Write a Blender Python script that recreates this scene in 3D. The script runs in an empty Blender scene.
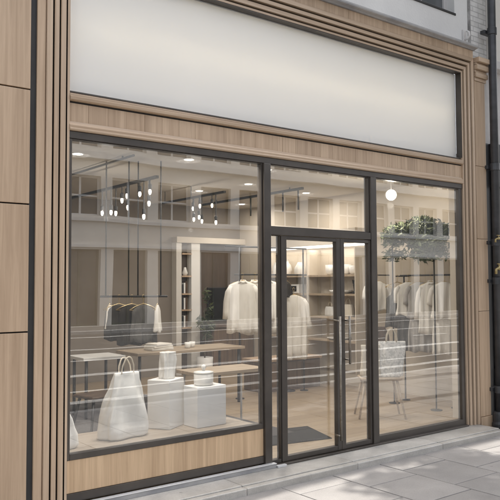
import bpy, math, random
from mathutils import Matrix, Vector
random.seed(7)
PI = math.pi
C = bpy.context.scene.collection
SC = bpy.context.scene

# ------------------------------------------------------------------ materials
def mat_new(name):
    m = bpy.data.materials.new(name); m.use_nodes = True
    nt = m.node_tree; p = nt.nodes['Principled BSDF']
    return m, nt, p
def L(nt, a, b): nt.links.new(a, b)
def node(nt, t, **kw):
    n = nt.nodes.new(t)
    for k, v in kw.items():
        if k in n.inputs: n.inputs[k].default_value = v
        else: setattr(n, k, v)
    return n
def coords(nt, scale=(1, 1, 1), rand=True):
    tc = nt.nodes.new('ShaderNodeTexCoord'); mp = nt.nodes.new('ShaderNodeMapping')
    mp.inputs['Scale'].default_value = scale
    src = tc.outputs['Object']
    if rand:
        oi = nt.nodes.new('ShaderNodeObjectInfo'); ad = node(nt, 'ShaderNodeVectorMath', operation='MULTIPLY_ADD')
        cb = nt.nodes.new('ShaderNodeCombineXYZ')
        for i in range(3): L(nt, oi.outputs['Random'], cb.inputs[i])
        ad.inputs[1].default_value = (17, 23, 31); L(nt, cb.outputs[0], ad.inputs[0]); L(nt, src, ad.inputs[2]); src = ad.outputs[0]
    L(nt, src, mp.inputs['Vector'])
    return mp.outputs['Vector']
def ramp(nt, fac, stops):
    r = nt.nodes.new('ShaderNodeValToRGB'); e = r.color_ramp.elements
    while len(e) < len(stops): e.new(.5)
    for k, (pos, col) in enumerate(stops):
        e[k].position = pos; e[k].color = (*col, 1)
    L(nt, fac, r.inputs['Fac']); return r.outputs['Color']
def noisy(name, c1, c2, scale=(5, 5, 5), detail=5, rough=.6, bump=.0, bscale=None, metal=0, spec=.5, rvar=.0, lo=.35, hi=.65, mid=None):
    m, nt, p = mat_new(name)
    v = coords(nt, scale)
    n = node(nt, 'ShaderNodeTexNoise', Scale=1.0, Detail=detail, Roughness=.6); L(nt, v, n.inputs['Vector'])
    stops = [(lo, c1), (hi, c2)] if mid is None else [(lo, c1), ((lo + hi) / 2, mid), (hi, c2)]
    L(nt, ramp(nt, n.outputs['Fac'], stops), p.inputs['Base Color'])
    p.inputs['Roughness'].default_value = rough; p.inputs['Metallic'].default_value = metal
    p.inputs['Specular IOR Level'].default_value = spec
    if rvar:
        mr = node(nt, 'ShaderNodeMapRange'); mr.inputs['To Min'].default_value = rough - rvar; mr.inputs['To Max'].default_value = rough + rvar
        L(nt, n.outputs['Fac'], mr.inputs['Value']); L(nt, mr.outputs[0], p.inputs['Roughness'])
    if bump:
        n2 = node(nt, 'ShaderNodeTexNoise', Scale=1.0, Detail=6); L(nt, coords(nt, bscale or scale), n2.inputs['Vector'])
        b = node(nt, 'ShaderNodeBump', Strength=bump, Distance=.01); L(nt, n2.outputs['Fac'], b.inputs['Height']); L(nt, b.outputs[0], p.inputs['Normal'])
    return m
def wood(name, dark, light, axis='z', scale=1.0, rough=.5, streak=38):
    m, nt, p = mat_new(name)
    s = {'z': (streak, streak, 1.3), 'x': (1.3, streak, streak), 'y': (streak, 1.3, streak)}[axis]
    v = coords(nt, tuple(a * scale for a in s))
    n = node(nt, 'ShaderNodeTexNoise', Scale=1.0, Detail=7, Roughness=.65, Distortion=.4); L(nt, v, n.inputs['Vector'])
    s2 = tuple(a * .16 * scale for a in s)
    n2 = node(nt, 'ShaderNodeTexNoise', Scale=1.0, Detail=3, Distortion=1.2); L(nt, coords(nt, s2), n2.inputs['Vector'])
    mx = node(nt, 'ShaderNodeMath', operation='MULTIPLY_ADD'); mx.inputs[1].default_value = .55
    L(nt, n.outputs['Fac'], mx.inputs[0]); h = node(nt, 'ShaderNodeMath', operation='MULTIPLY'); h.inputs[1].default_value = .45
    L(nt, n2.outputs['Fac'], h.inputs[0]); L(nt, h.outputs[0], mx.inputs[2])
    mid = tuple((a + b) / 2 for a, b in zip(dark, light))
    g = nt.nodes.new('ShaderNodeNewGeometry'); oi = nt.nodes.new('ShaderNodeObjectInfo')
    sm = node(nt, 'ShaderNodeMath', operation='ADD'); L(nt, g.outputs['Random Per Island'], sm.inputs[0]); L(nt, oi.outputs['Random'], sm.inputs[1])
    fr_ = node(nt, 'ShaderNodeMath', operation='FRACT'); L(nt, sm.outputs[0], fr_.inputs[0])
    ml = node(nt, 'ShaderNodeMix', data_type='RGBA', blend_type='MULTIPLY'); ml.inputs[0].default_value = 1
    L(nt, ramp(nt, mx.outputs[0], [(.36, dark), (.5, mid), (.62, light)]), ml.inputs[6]); L(nt, ramp(nt, fr_.outputs[0], [(0, (.86, .85, .84)), (.5, (.97, .96, .95)), (1, (1.0, 1.0, 1.0))]), ml.inputs[7])
    L(nt, ml.outputs[2], p.inputs['Base Color'])
    p.inputs['Roughness'].default_value = rough
    b = node(nt, 'ShaderNodeBump', Strength=.12, Distance=.004); L(nt, n.outputs['Fac'], b.inputs['Height']); L(nt, b.outputs[0], p.inputs['Normal'])
    return m
def emit(name, col, strength):
    m, nt, p = mat_new(name)
    p.inputs['Base Color'].default_value = (*col, 1); p.inputs['Emission Color'].default_value = (*col, 1)
    p.inputs['Emission Strength'].default_value = strength; return m
def glass(name, base=.155, gain=.8, tint=(.985, .99, .985)):
    m = bpy.data.materials.new(name); m.use_nodes = True; nt = m.node_tree; nt.nodes.clear()
    o = nt.nodes.new('ShaderNodeOutputMaterial'); t = nt.nodes.new('ShaderNodeBsdfTransparent'); t.inputs['Color'].default_value = (*tint, 1)
    g = nt.nodes.new('ShaderNodeBsdfGlossy'); g.inputs['Roughness'].default_value = .0
    n = node(nt, 'ShaderNodeTexNoise', Scale=1.1, Detail=1.0); L(nt, coords(nt, (1, 1, 1)), n.inputs['Vector'])
    b = node(nt, 'ShaderNodeBump', Strength=.06, Distance=.02); L(nt, n.outputs['Fac'], b.inputs['Height']); L(nt, b.outputs[0], g.inputs['Normal'])
    f = node(nt, 'ShaderNodeLayerWeight'); pw = node(nt, 'ShaderNodeMath', operation='POWER'); pw.inputs[1].default_value = 4.0
    L(nt, f.outputs['Facing'], pw.inputs[0])
    ma = node(nt, 'ShaderNodeMath', operation='MULTIPLY_ADD', use_clamp=True); ma.inputs[1].default_value = gain; ma.inputs[2].default_value = base
    L(nt, pw.outputs[0], ma.inputs[0])
    x = nt.nodes.new('ShaderNodeMixShader'); L(nt, ma.outputs[0], x.inputs[0]); L(nt, t.outputs[0], x.inputs[1]); L(nt, g.outputs[0], x.inputs[2])
    L(nt, x.outputs[0], o.inputs['Surface']); return m
def brick_mat(name, c1, c2, mortar, bw=.22, bh=.07):
    m, nt, p = mat_new(name)
    tc = nt.nodes.new('ShaderNodeTexCoord'); sp = nt.nodes.new('ShaderNodeSeparateXYZ'); cb = nt.nodes.new('ShaderNodeCombineXYZ')
    L(nt, tc.outputs['Object'], sp.inputs[0]); L(nt, sp.outputs['X'], cb.inputs['X']); L(nt, sp.outputs['Z'], cb.inputs['Y'])
    b = nt.nodes.new('ShaderNodeTexBrick'); L(nt, cb.outputs[0], b.inputs['Vector'])
    b.inputs['Color1'].default_value = (*c1, 1); b.inputs['Color2'].default_value = (*c2, 1); b.inputs['Mortar'].default_value = (*mortar, 1)
    b.inputs['Scale'].default_value = 1.0; b.inputs['Brick Width'].default_value = bw; b.inputs['Row Height'].default_value = bh; b.inputs['Mortar Size'].default_value = .006
    n = node(nt, 'ShaderNodeTexNoise', Scale=14., Detail=5); L(nt, tc.outputs['Object'], n.inputs['Vector'])
    mx = node(nt, 'ShaderNodeMix', data_type='RGBA', blend_type='MULTIPLY'); mx.inputs[0].default_value = .35
    L(nt, b.outputs['Color'], mx.inputs[6]); L(nt, n.outputs['Fac'], mx.inputs[7]); L(nt, mx.outputs[2], p.inputs['Base Color'])
    bu = node(nt, 'ShaderNodeBump', Strength=.5, Distance=.01); L(nt, b.outputs['Fac'], bu.inputs['Height']); bu.invert = True; L(nt, bu.outputs[0], p.inputs['Normal'])
    p.inputs['Roughness'].default_value = .85; return m
def island_mat(name, c1, c2, rough=.75, spots=.25, bump=.15):
    m, nt, p = mat_new(name)
    g = nt.nodes.new('ShaderNodeNewGeometry')
    base = ramp(nt, g.outputs['Random Per Island'], [(0, c1), (1, c2)])
    v = coords(nt, (1, 1, 1), False)
    n = node(nt, 'ShaderNodeTexNoise', Scale=3.0, Detail=8, Roughness=.7); L(nt, v, n.inputs['Vector'])
    n3 = node(nt, 'ShaderNodeTexNoise', Scale=90.0, Detail=3); L(nt, v, n3.inputs['Vector'])
    r = ramp(nt, n.outputs['Fac'], [(.3, (1 - spots,) * 3), (.7, (1, 1, 1))]); r3 = ramp(nt, n3.outputs['Fac'], [(.3, (.86,) * 3), (.65, (1, 1, 1))])
    a = node(nt, 'ShaderNodeMix', data_type='RGBA', blend_type='MULTIPLY'); a.inputs[0].default_value = 1; L(nt, base, a.inputs[6]); L(nt, r, a.inputs[7])
    b = node(nt, 'ShaderNodeMix', data_type='RGBA', blend_type='MULTIPLY'); b.inputs[0].default_value = 1; L(nt, a.outputs[2], b.inputs[6]); L(nt, r3, b.inputs[7])
    vo = node(nt, 'ShaderNodeTexVoronoi', Scale=3.4); L(nt, v, vo.inputs['Vector'])
    gm = node(nt, 'ShaderNodeMix', data_type='RGBA', blend_type='MULTIPLY'); gm.inputs[0].default_value = 1; L(nt, b.outputs[2], gm.inputs[6])
    L(nt, ramp(nt, vo.outputs['Distance'], [(.035, (.68, .67, .66)), (.06, (1, 1, 1))]), gm.inputs[7])
    L(nt, gm.outputs[2], p.inputs['Base Color'])
    mr = node(nt, 'ShaderNodeMapRange'); mr.inputs['To Min'].default_value = rough - .12; mr.inputs['To Max'].default_value = rough + .12
    L(nt, n.outputs['Fac'], mr.inputs['Value']); L(nt, mr.outputs[0], p.inputs['Roughness'])
    bu = node(nt, 'ShaderNodeBump', Strength=bump, Distance=.004); L(nt, n3.outputs['Fac'], bu.inputs['Height']); L(nt, bu.outputs[0], p.inputs['Normal'])
    return m
def leaf_mat(name, c1, c2):
    m, nt, p = mat_new(name)
    g = nt.nodes.new('ShaderNodeNewGeometry')
    L(nt, ramp(nt, g.outputs['Random Per Island'], [(0, c1), (1, c2)]), p.inputs['Base Color'])
    p.inputs['Roughness'].default_value = .55; return m

M = {}
M['oak'] = wood('oak_board', (.40, .28, .182), (.59, .435, .30))
M['oak_warm'] = wood('oak_riser', (.44, .30, .18), (.66, .475, .30))
M['oak_mould'] = wood('oak_moulding', (.39, .28, .19), (.58, .44, .315), streak=46, rough=.38)
M['oak_mould_x'] = wood('oak_moulding_x', (.39, .28, .19), (.58, .44, .315), axis='x', streak=46, rough=.38)
M['oak_pale'] = wood('pale_wood', (.34, .265, .185), (.48, .385, .28), axis='x')
M['deck'] = wood('deck_wood', (.27, .225, .175), (.38, .32, .255), axis='x')
M['brown_wood'] = wood('brown_wood', (.10, .062, .036), (.19, .12, .07))
M['dark_panel'] = wood('dark_panel', (.075, .055, .04), (.115, .085, .063), streak=20)
M['bronze'] = noisy('bronze_metal', (.044, .036, .030), (.070, .058, .048), (3, 3, 3), rough=.36, spec=.6, rvar=.06)
M['black'] = noisy('black_paint', (.012, .012, .013), (.026, .026, .028), (6, 6, 3), rough=.38, rvar=.08)
M['black_metal'] = noisy('black_metal', (.012, .011, .010), (.022, .02, .018), (9, 9, 9), rough=.45)
M['gap'] = noisy('gap_painted_shade', (.02, .019, .019), (.03, .029, .028), (5, 5, 5), rough=.6)  # dark joints and sill, also shade painted into grooves and under the ledge
M['pipe'] = noisy('pipe_paint', (.030, .031, .034), (.055, .056, .06), (4, 4, 7), rough=.33, bump=.08, bscale=(40, 40, 40))
M['stucco'] = noisy('grey_stucco', (.60, .59, .575), (.70, .69, .67), (1.3, 1.3, .8), rough=.85, bump=.25, bscale=(60, 60, 60))
M['lead'] = noisy('lead_flashing', (.27, .27, .28), (.40, .39, .38), (4, 9, 9), rough=.55, bump=.1)
M['rough_stone'] = noisy('rough_stone', (.16, .155, .15), (.34, .33, .32), (14, 14, 9), rough=.9, bump=.8, bscale=(30, 30, 30))
M['pale_stone'] = noisy('pale_stone', (.50, .48, .47), (.62, .60, .58), (3, 3, 3), rough=.8, bump=.2, bscale=(30, 30, 30))
M['white_brick'] = brick_mat('white_brick', (.84, .82, .79), (.72, .70, .67), (.55, .535, .515), .20, .058)
def sign_mat():
    m, nt, p = mat_new('sign_panel')
    n = node(nt, 'ShaderNodeTexNoise', Scale=1.0, Detail=3); L(nt, coords(nt, (.8, .8, .8)), n.inputs['Vector'])
    L(nt, ramp(nt, n.outputs['Fac'], [(.3, (.85, .84, .81)), (.7, (.88, .87, .845))]), p.inputs['Base Color'])
    p.inputs['Roughness'].default_value = .35
    t = nt.nodes.new('ShaderNodeBsdfTranslucent'); t.inputs['Color'].default_value = (.85, .84, .81, 1)
    x = nt.nodes.new('ShaderNodeMixShader'); x.inputs[0].default_value = .22; o = nt.nodes['Material Output']
    L(nt, p.outputs[0], x.inputs[1]); L(nt, t.outputs[0], x.inputs[2]); L(nt, x.outputs[0], o.inputs['Surface'])
    return m
M['sign'] = sign_mat()
M['glass'] = glass('shop_glass')
M['far_glass'] = noisy('far_window_glass', (.05, .055, .06), (.12, .125, .13), (.6, .6, .6), rough=.12, spec=.6)
M['step'] = island_mat('step_stone', (.52, .495, .455), (.62, .595, .555), rough=.38, spots=.40)
M['slab'] = island_mat('paving_slab', (.265, .252, .243), (.345, .328, .316), rough=.7, spots=.22)
M['mortar'] = noisy('joint_mortar', (.08, .076, .072), (.14, .135, .13), (20, 20, 20), rough=.95)
M['far_paving'] = noisy('far_paving', (.10, .096, .092), (.15, .144, .138), (3, 3, 3), rough=.9)
M['asphalt'] = noisy('asphalt', (.036, .036, .037), (.06, .059, .058), (2, 2, 2), rough=.85, bump=.3, bscale=(80, 80, 80))
M['road_white'] = noisy('road_paint', (.30, .29, .28), (.55, .54, .52), (2, 9, 6), rough=.7)
M['kerb'] = noisy('kerb_granite', (.36, .35, .34), (.48, .47, .455), (30, 30, 30), rough=.75)
M['soil'] = noisy('ground_soil', (.10, .09, .08), (.16, .15, .13), (.4, .4, .4), rough=.95)
M['steel'] = noisy('brushed_steel', (.50, .49, .47), (.62, .61, .59), (3, 60, 60), rough=.3, metal=1)
M['bar'] = noisy('aged_steel', (.26, .235, .20), (.36, .33, .29), (3, 60, 60), rough=.35, metal=1)
M['alu'] = noisy('sill_aluminium', (.60, .60, .60), (.74, .74, .74), (3, 20, 20), rough=.45, metal=.4)
M['brass'] = noisy('brass', (.34, .27, .13), (.48, .39, .20), (12, 12, 12), rough=.35, metal=.85)
M['gold'] = noisy('hanger_gold', (.55, .42, .22), (.66, .52, .3), (12, 12, 12), rough=.3, metal=.8)
M['int_wall'] = noisy('beige_plaster', (.52, .455, .37), (.57, .505, .42), (.8, .8, .8), rough=.85)
M['back_wall'] = noisy('taupe_plaster', (.20, .17, .138), (.25, .215, .178), (.8, .8, .8), rough=.85)
M['ceil'] = noisy('ceiling_plaster', (.48, .43, .36), (.52, .47, .40), (.6, .6, .6), rough=.9)
M['white_wall'] = noisy('white_plaster', (.66, .63, .585), (.70, .67, .62), (.8, .8, .8), rough=.8)
M['matte_white'] = noisy('white_lacquer', (.76, .75, .735), (.82, .81, .79), (3, 3, 3), rough=.45)
M['ceramic'] = noisy('white_ceramic', (.74, .72, .68), (.82, .80, .76), (8, 8, 8), rough=.35)
M['canvas'] = noisy('white_canvas', (.70, .685, .65), (.80, .79, .765), (4, 4, 4), rough=.85, bump=.35, bscale=(16, 16, 9))
M['cream'] = noisy('cream_canvas', (.62, .565, .475), (.72, .67, .58), (5, 5, 5), rough=.85, bump=.3, bscale=(16, 16, 9))
M['cord'] = noisy('cotton_handle', (.56, .49, .385), (.66, .59, .48), (30, 30, 30), rough=.9)
M['pattern'] = noisy('patterned_canvas', (.60, .60, .59), (.80, .79, .77), (38, 38, 38), detail=2, rough=.85, lo=.42, hi=.5)
M['linen'] = noisy('white_linen', (.72, .685, .625), (.82, .79, .735), (9, 9, 4), rough=.9, bump=.35, bscale=(30, 30, 8))
M['grey_linen'] = noisy('grey_linen', (.38, .36, .34), (.50, .48, .455), (9, 9, 4), rough=.9, bump=.3, bscale=(30, 30, 8))
M['dark_cloth'] = noisy('dark_cloth', (.020, .017, .014), (.04, .034, .028), (9, 9, 4), rough=.92, bump=.3, bscale=(30, 30, 8))
M['char_cloth'] = noisy('charcoal_cloth', (.075, .07, .066), (.12, .115, .108), (9, 9, 4), rough=.92, bump=.3, bscale=(30, 30, 8))
M['brown_leather'] = noisy('brown_leather', (.06, .035, .02), (.11, .065, .038), (14, 14, 14), rough=.5)
M['mat'] = noisy('mat_pile', (.022, .021, .020), (.045, .043, .041), (120, 120, 120), detail=2, rough=1, bump=.6, bscale=(200, 200, 200))
M['rug'] = noisy('rug_pile', (.075, .07, .07), (.12, .113, .112), (60, 60, 60), rough=1, bump=.5, bscale=(150, 150, 150))
M['screen'] = noisy('screen_glass', (.008, .008, .008), (.014, .014, .014), (2, 2, 2), rough=.15)
M['leaf'] = leaf_mat('olive_leaf', (.035, .05, .02), (.13, .155, .075))
M['leaf2'] = leaf_mat('street_leaf', (.04, .075, .02), (.12, .17, .05))
M['bark'] = noisy('bark', (.07, .055, .04), (.16, .13, .10), (14, 14, 3), rough=.95, bump=.8, bscale=(30, 30, 6))
M['lamp'] = emit('lamp_warm', (1, .92, .80), 3)
M['bulb'] = emit('bulb_warm', (1, .90, .76), 3.2)
M['globe'] = emit('globe_warm', (1, .93, .82), 3.0)
M['tube'] = emit('sign_tube', (1, .86, .62), 9)
M['led'] = emit('led_strip', (1, .93, .83), 1.5)
M['far_stone'] = noisy('far_stone', (.80, .765, .71), (.87, .84, .785), (.7, .7, 1.4), rough=.85)
M['far_frame'] = noisy('far_white_paint', (.74, .73, .71), (.82, .81, .79), (3, 3, 3), rough=.6)
M['far_green'] = noisy('far_green_paint', (.06, .075, .062), (.09, .105, .09), (3, 3, 3), rough=.6)
def plank_floor():
    m, nt, p = mat_new('plank_floor')
    tc = nt.nodes.new('ShaderNodeTexCoord'); b = nt.nodes.new('ShaderNodeTexBrick'); L(nt, tc.outputs['Object'], b.inputs['Vector'])
    b.inputs['Color1'].default_value = (.36, .275, .185, 1); b.inputs['Color2'].default_value = (.43, .335, .23, 1); b.inputs['Mortar'].default_value = (.22, .165, .11, 1)
    b.inputs['Scale'].default_value = 1; b.inputs['Brick Width'].default_value = 1.6; b.inputs['Row Height'].default_value = .18; b.inputs['Mortar Size'].default_value = .003
    n = node(nt, 'ShaderNodeTexNoise', Scale=1., Detail=6); L(nt, coords(nt, (2, 40, 1), False), n.inputs['Vector'])
    mx = node(nt, 'ShaderNodeMix', data_type='RGBA', blend_type='MULTIPLY'); mx.inputs[0].default_value = 1
    L(nt, b.outputs['Color'], mx.inputs[6]); L(nt, ramp(nt, n.outputs['Fac'], [(.3, (.82, .80, .77)), (.7, (1, 1, 1))]), mx.inputs[7])
    L(nt, mx.outputs[2], p.inputs['Base Color']); p.inputs['Roughness'].default_value = .38; return m
M['floor'] = plank_floor()

# ------------------------------------------------------------------ mesh builder
W = {}
class MB:
    def __init__(s): s.v = []; s.f = []
    def add(s, vs, fs):
        o = len(s.v); s.v += [tuple(p) for p in vs]; s.f += [tuple(i + o for i in f) for f in fs]; return s
    def box(s, x0, x1, y0, y1, z0, z1, rot=0, c=None):
        vs = [(x, y, z) for z in (z0, z1) for y in (y0, y1) for x in (x0, x1)]
        if rot:
            cx, cy = c or ((x0 + x1) / 2, (y0 + y1) / 2); a, b = math.cos(rot), math.sin(rot)
            vs = [(cx + (x - cx) * a - (y - cy) * b, cy + (x - cx) * b + (y - cy) * a, z) for x, y, z in vs]
        return s.add(vs, [(0, 2, 3, 1), (4, 5, 7, 6), (0, 1, 5, 4), (2, 6, 7, 3), (0, 4, 6, 2), (1, 3, 7, 5)])
    def tube(s, pts, r, n=10, caps=True):
        pts = [Vector(p) for p in pts]; rs = r if isinstance(r, (list, tuple)) else [r] * len(pts)
        rings = []; u = None
        for i, p in enumerate(pts):
            d = (pts[min(i + 1, len(pts) - 1)] - pts[max(i - 1, 0)]).normalized()
            if u is None:
                u = d.orthogonal().normalized()
            else:
                u = (u - d * u.dot(d)).normalized()
            w = d.cross(u)
            rings.append([p + (u * math.cos(2 * PI * k / n) + w * math.sin(2 * PI * k / n)) * rs[i] for k in range(n)])
        vs = [q for g in rings for q in g]
        fs = [(i * n + k, i * n + (k + 1) % n, (i + 1) * n + (k + 1) % n, (i + 1) * n + k) for i in range(len(pts) - 1) for k in range(n)]
        if caps: fs += [tuple(range(n - 1, -1, -1)), tuple((len(pts) - 1) * n + k for k in range(n))]
        return s.add(vs, fs)
    def lathe(s, prof, c=(0, 0, 0), n=24):
        vs = [(c[0] + r * math.cos(2 * PI * k / n), c[1] + r * math.sin(2 * PI * k / n), c[2] + z) for r, z in prof for k in range(n)]
        fs = [(i * n + k, i * n + (k + 1) % n, (i + 1) * n + (k + 1) % n, (i + 1) * n + k) for i in range(len(prof) - 1) for k in range(n)]
        fs += [tuple(range(n - 1, -1, -1)), tuple((len(prof) - 1) * n + k for k in range(n))]
        return s.add(vs, fs)
    def loft(s, rings):
        n = len(rings[0]); vs = [q for g in rings for q in g]
        fs = [(i * n + k, i * n + (k + 1) % n, (i + 1) * n + (k + 1) % n, (i + 1) * n + k) for i in range(len(rings) - 1) for k in range(n)]
        fs += [tuple(range(n - 1, -1, -1)), tuple((len(rings) - 1) * n + k for k in range(n))]
        return s.add(vs, fs)
    def sphere(s, c, r, n=16, m=10):
        return s.lathe([(max(r * math.sin(PI * i / m), .0005), -r * math.cos(PI * i / m)) for i in range(m + 1)], c, n)
    def prism_x(s, poly, x0, x1):           # poly in (y, z)
        n = len(poly); vs = [(x0, y, z) for y, z in poly] + [(x1, y, z) for y, z in poly]
        return s.add(vs, [tuple(range(n)), tuple(range(2 * n - 1, n - 1, -1))] + [(i, i + n, (i + 1) % n + n, (i + 1) % n) for i in range(n)])
    def build(s, name, mat, parent=None, local=False, bevel=0, smooth=False, seg=2):
        me = bpy.data.meshes.new(name); vs = s.v
        if parent is not None and not local:
            inv = W.get(parent.name, Matrix.Identity(4)).inverted(); vs = [inv @ Vector(p) for p in vs]
        me.from_pydata([tuple(p) for p in vs], [], s.f)
        import bmesh
        bm = bmesh.new(); bm.from_mesh(me); bmesh.ops.recalc_face_normals(bm, faces=bm.faces); bm.to_mesh(me); bm.free()
        me.materials.append(mat)
        if smooth:
            me.polygons.foreach_set('use_smooth', [True] * len(me.polygons))
        o = bpy.data.objects.new(name, me); C.objects.link(o)
        if parent is not None:
            o.parent = parent; W[o.name] = W.get(parent.name, Matrix.Identity(4))
        if bevel:
            b = o.modifiers.new('bevel', 'BEVEL'); b.width = bevel; b.segments = seg; b.limit_method = 'ANGLE'; b.harden_normals = False
        return o
def tag(o, label, cat, group=None, kind=None):
    if label: o['label'] = label
    if cat: o['category'] = cat
    if group: o['group'] = group
    if kind: o['kind'] = kind
    return o
def thing(name, label, cat, loc=(0, 0, 0), rz=0, group=None):
    o = bpy.data.objects.new(name, None); C.objects.link(o); o.location = loc; o.rotation_euler = (0, 0, rz)
    o.empty_display_size = .2
    W[o.name] = Matrix.Translation(loc) @ Matrix.Rotation(rz, 4, 'Z')
    return tag(o, label, cat, group)
def struct(name, mb, mat, **k):
    o = mb.build(name, mat, **k); o['kind'] = 'structure'; return o
def box(*a, **k): return MB().box(*a, **k)
def dup(root, loc, rz, label, group=None):
    r = root.copy(); C.objects.link(r); r.location = loc; r.rotation_euler = (0, 0, rz); r['label'] = label
    if group: r['group'] = group
    W[r.name] = Matrix.Translation(loc) @ Matrix.Rotation(rz, 4, 'Z')
    for ch in list(root.children):
        c = ch.copy(); C.objects.link(c); c.parent = r
        for g in ch.children:
            d = g.copy(); C.objects.link(d); d.parent = c
    return r

YG = 4.65                     # plane of the shop glass
XL, XR, ZT = 1.957, 6.50, 3.925

# ------------------------------------------------------------------ ground, pavement, road
struct('ground', box(-120, 160, -140, 120, -.6, -.35), M['soil'])
struct('road', box(-60, 90, -13.0, .86, -.34, -.11), M['asphalt'])
lines = MB()
for y, w in ((-.30, .22), (-1.25, .12), (-3.1, .30), (-7.9, .2), (-11.7, .25)):
    lines.box(-60, 90, y - w / 2, y + w / 2, -.11, -.105)
for k in range(-14, 30):
    lines.box(k * 3.0, k * 3.0 + 1.7, -5.55, -5.41, -.11, -.105)
tag(lines.build('road_marking', M['road_white']), None, None, None, 'structure')
kb = MB()
for k in range(-30, 60):
    kb.box(k * .92, k * .92 + .914, .86, 1.0, -.3, .0); kb.box(k * .92, k * .92 + .914, -13.14, -13.0, -.3, 0.0)
struct('kerb', kb, M['kerb'], bevel=.01)
struct('far_pavement', box(-60, 90, -15.6, -13.14, -.3, -.004), M['far_paving'])
struct('pavement_bed', box(-28, 60, 1.0, 4.62, -.34, -.012), M['mortar'])
pv = MB()
cols = [2.44, 3.01, 3.585, 4.145, 4.72, 5.31, 5.85, 6.42, 7.0]
while cols[0] > -4: cols.insert(0, cols[0] - .57)
while cols[-1] < 14: cols.append(cols[-1] + .57)
known = {4.145: 3.865, 4.72: 4.02, 5.31: 3.70, 5.85: 4.03, 3.585: 4.06}
rr = random.Random(3)
for a, b in zip(cols, cols[1:]):
    off = 4.28
    y1 = known.get(round(a, 3), 4.28 - rr.uniform(.1, .5))
    ys = [4.30, y1]
    while ys[-1] > 1.05: ys.append(ys[-1] - .53)
    ys[-1] = 1.003
    for y_hi, y_lo in zip(ys, ys[1:]):
        t = rr.uniform(-.0015, .0015)
        pv.box(a + .004, b - .004, y_lo + .004, y_hi - .004, -.05, t)
struct('pavement', pv, M['slab'], bevel=.004)

# stone doorstep, one long run of pale slabs
st = thing('stone_step', 'long low pale stone step running along the foot of the shopfront', 'step', (3, 4.3, 0))
joints = [-1.2, .55, 2.05, 3.25, 4.45, 5.62, 6.66]
tr = MB(); lo = MB()
for a, b in zip(joints, joints[1:]):
    tr.box(a + .0012, b - .0012, 4.345, 4.66, -.04, .060)
    lo.box(a + .0012, b - .0012, 4.28, 4.343, -.04, .052)
tr.build('tread', M['step'], st, bevel=.006, seg=3); lo.build('nosing', M['step'], st, bevel=.008, seg=3)

# ------------------------------------------------------------------ shopfront
sf = thing('shopfront', 'light oak and bronze shopfront with stepped mouldings round its windows and door', 'shopfront', (4.2, 4.6, 0))
prof = [(0, -.05), (0, .03), (.018, .03), (.018, -.01), (.034, -.01), (.034, .042), (.069, .042), (.072, .038), (.072, -.01), (.089, -.01), (.089, .054),
        (.120, .054), (.123, .050), (.123, .0), (.141, .0), (.141, .066), (.178, .066), (.181, .062), (.181, -.05)]
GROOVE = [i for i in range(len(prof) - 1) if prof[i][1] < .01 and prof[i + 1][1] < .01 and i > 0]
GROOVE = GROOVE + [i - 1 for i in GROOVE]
def darken_grooves(o):  # dark colour on groove faces paints in the shade between mouldings
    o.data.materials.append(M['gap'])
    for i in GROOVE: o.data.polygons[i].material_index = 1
def side(sign, x0):
    mb = MB(); vs = []
    for s, d in prof: vs += [(x0 + sign * s, YG - d, .062), (x0 + sign * s, YG - d, ZT + s)]
    fs = [(2 * i, 2 * i + 1, 2 * i + 3, 2 * i + 2) for i in range(len(prof) - 1)]
    return mb.add(vs, fs)
darken_grooves(side(-1, XL).build('architrave', M['oak_mould'], sf))
darken_grooves(side(1, XR).build('architrave', M['oak_mould'], sf))
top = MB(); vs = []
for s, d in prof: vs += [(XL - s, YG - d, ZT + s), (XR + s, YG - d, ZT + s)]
top.add(vs, [(2 * i, 2 * i + 1, 2 * i + 3, 2 * i + 2) for i in range(len(prof) - 1)]); darken_grooves(top.build('architrave', M['oak_mould_x'], sf))
# board over the top moulding and its lead-capped cornice
cb = MB(); xs = [1.70, 2.55, 3.30, 4.05, 4.72, 5.25, 5.78, 6.24, 6.69]
for a, b in zip(xs, xs[1:]): cb.box(a + .0015, b - .0015, YG - .056, 4.70, ZT + .184, 4.195)
cb.build('cornice_board', M['oak'], sf, bevel=.002)
cn = MB(); cn.prism_x([(4.615, 4.197), (YG - .075, 4.197), (YG - .085, 4.205), (YG - .12, 4.212), (YG - .125, 4.222), (YG - .125, 4.236), (4.615, 4.262)], 1.68, 6.70)
cn.build('cornice', M['lead'], sf)
# side boards
box(1.713, XL - .185, YG - .052, 4.72, .062, 4.10).build('side_board', M['oak'], sf, bevel=.003)
box(1.6685, 1.7122, 4.612, 4.74, 0.0, 4.20).build('recess_strip', M['gap'], sf)
# frieze between window and sign
fz = MB(); n = 30
for k in range(n):
    a = XL + (XR - XL) * k / n; b = XL + (XR - XL) * (k + 1) / n
    fz.box(a + .0006, b - .0006, YG - .012 - (.0008 if k % 3 else .0), 4.72, 2.753, 2.884)
fz.build('frieze', M['oak'], sf, bevel=.001, seg=1)
fb = MB(); fb.prism_x([(4.7, 2.685), (YG - .030, 2.685), (YG - .040, 2.692), (YG - .040, 2.700), (YG - .034, 2.706), (YG - .036, 2.722), (YG - .022, 2.738), (YG - .018, 2.752), (4.7, 2.752)], XL + .001, XR - .001)
fb.build('frieze_bead', M['oak_mould_x'], sf)
sl = MB(); sl.prism_x([(4.76, 2.898), (YG - .030, 2.898), (YG - .044, 2.905), (YG - .046, 2.924), (YG - .034, 2.932), (YG - .034, 2.946), (YG - .024, 2.952), (4.76, 2.962)], XL + .001, XR - .001)
sl.build('sign_ledge', M['oak_mould_x'], sf)
box(XL + .001, XR - .001, YG - .006, YG + .02, 2.9632, 2.972).build('ledge_trim', M['bronze'], sf)
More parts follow.
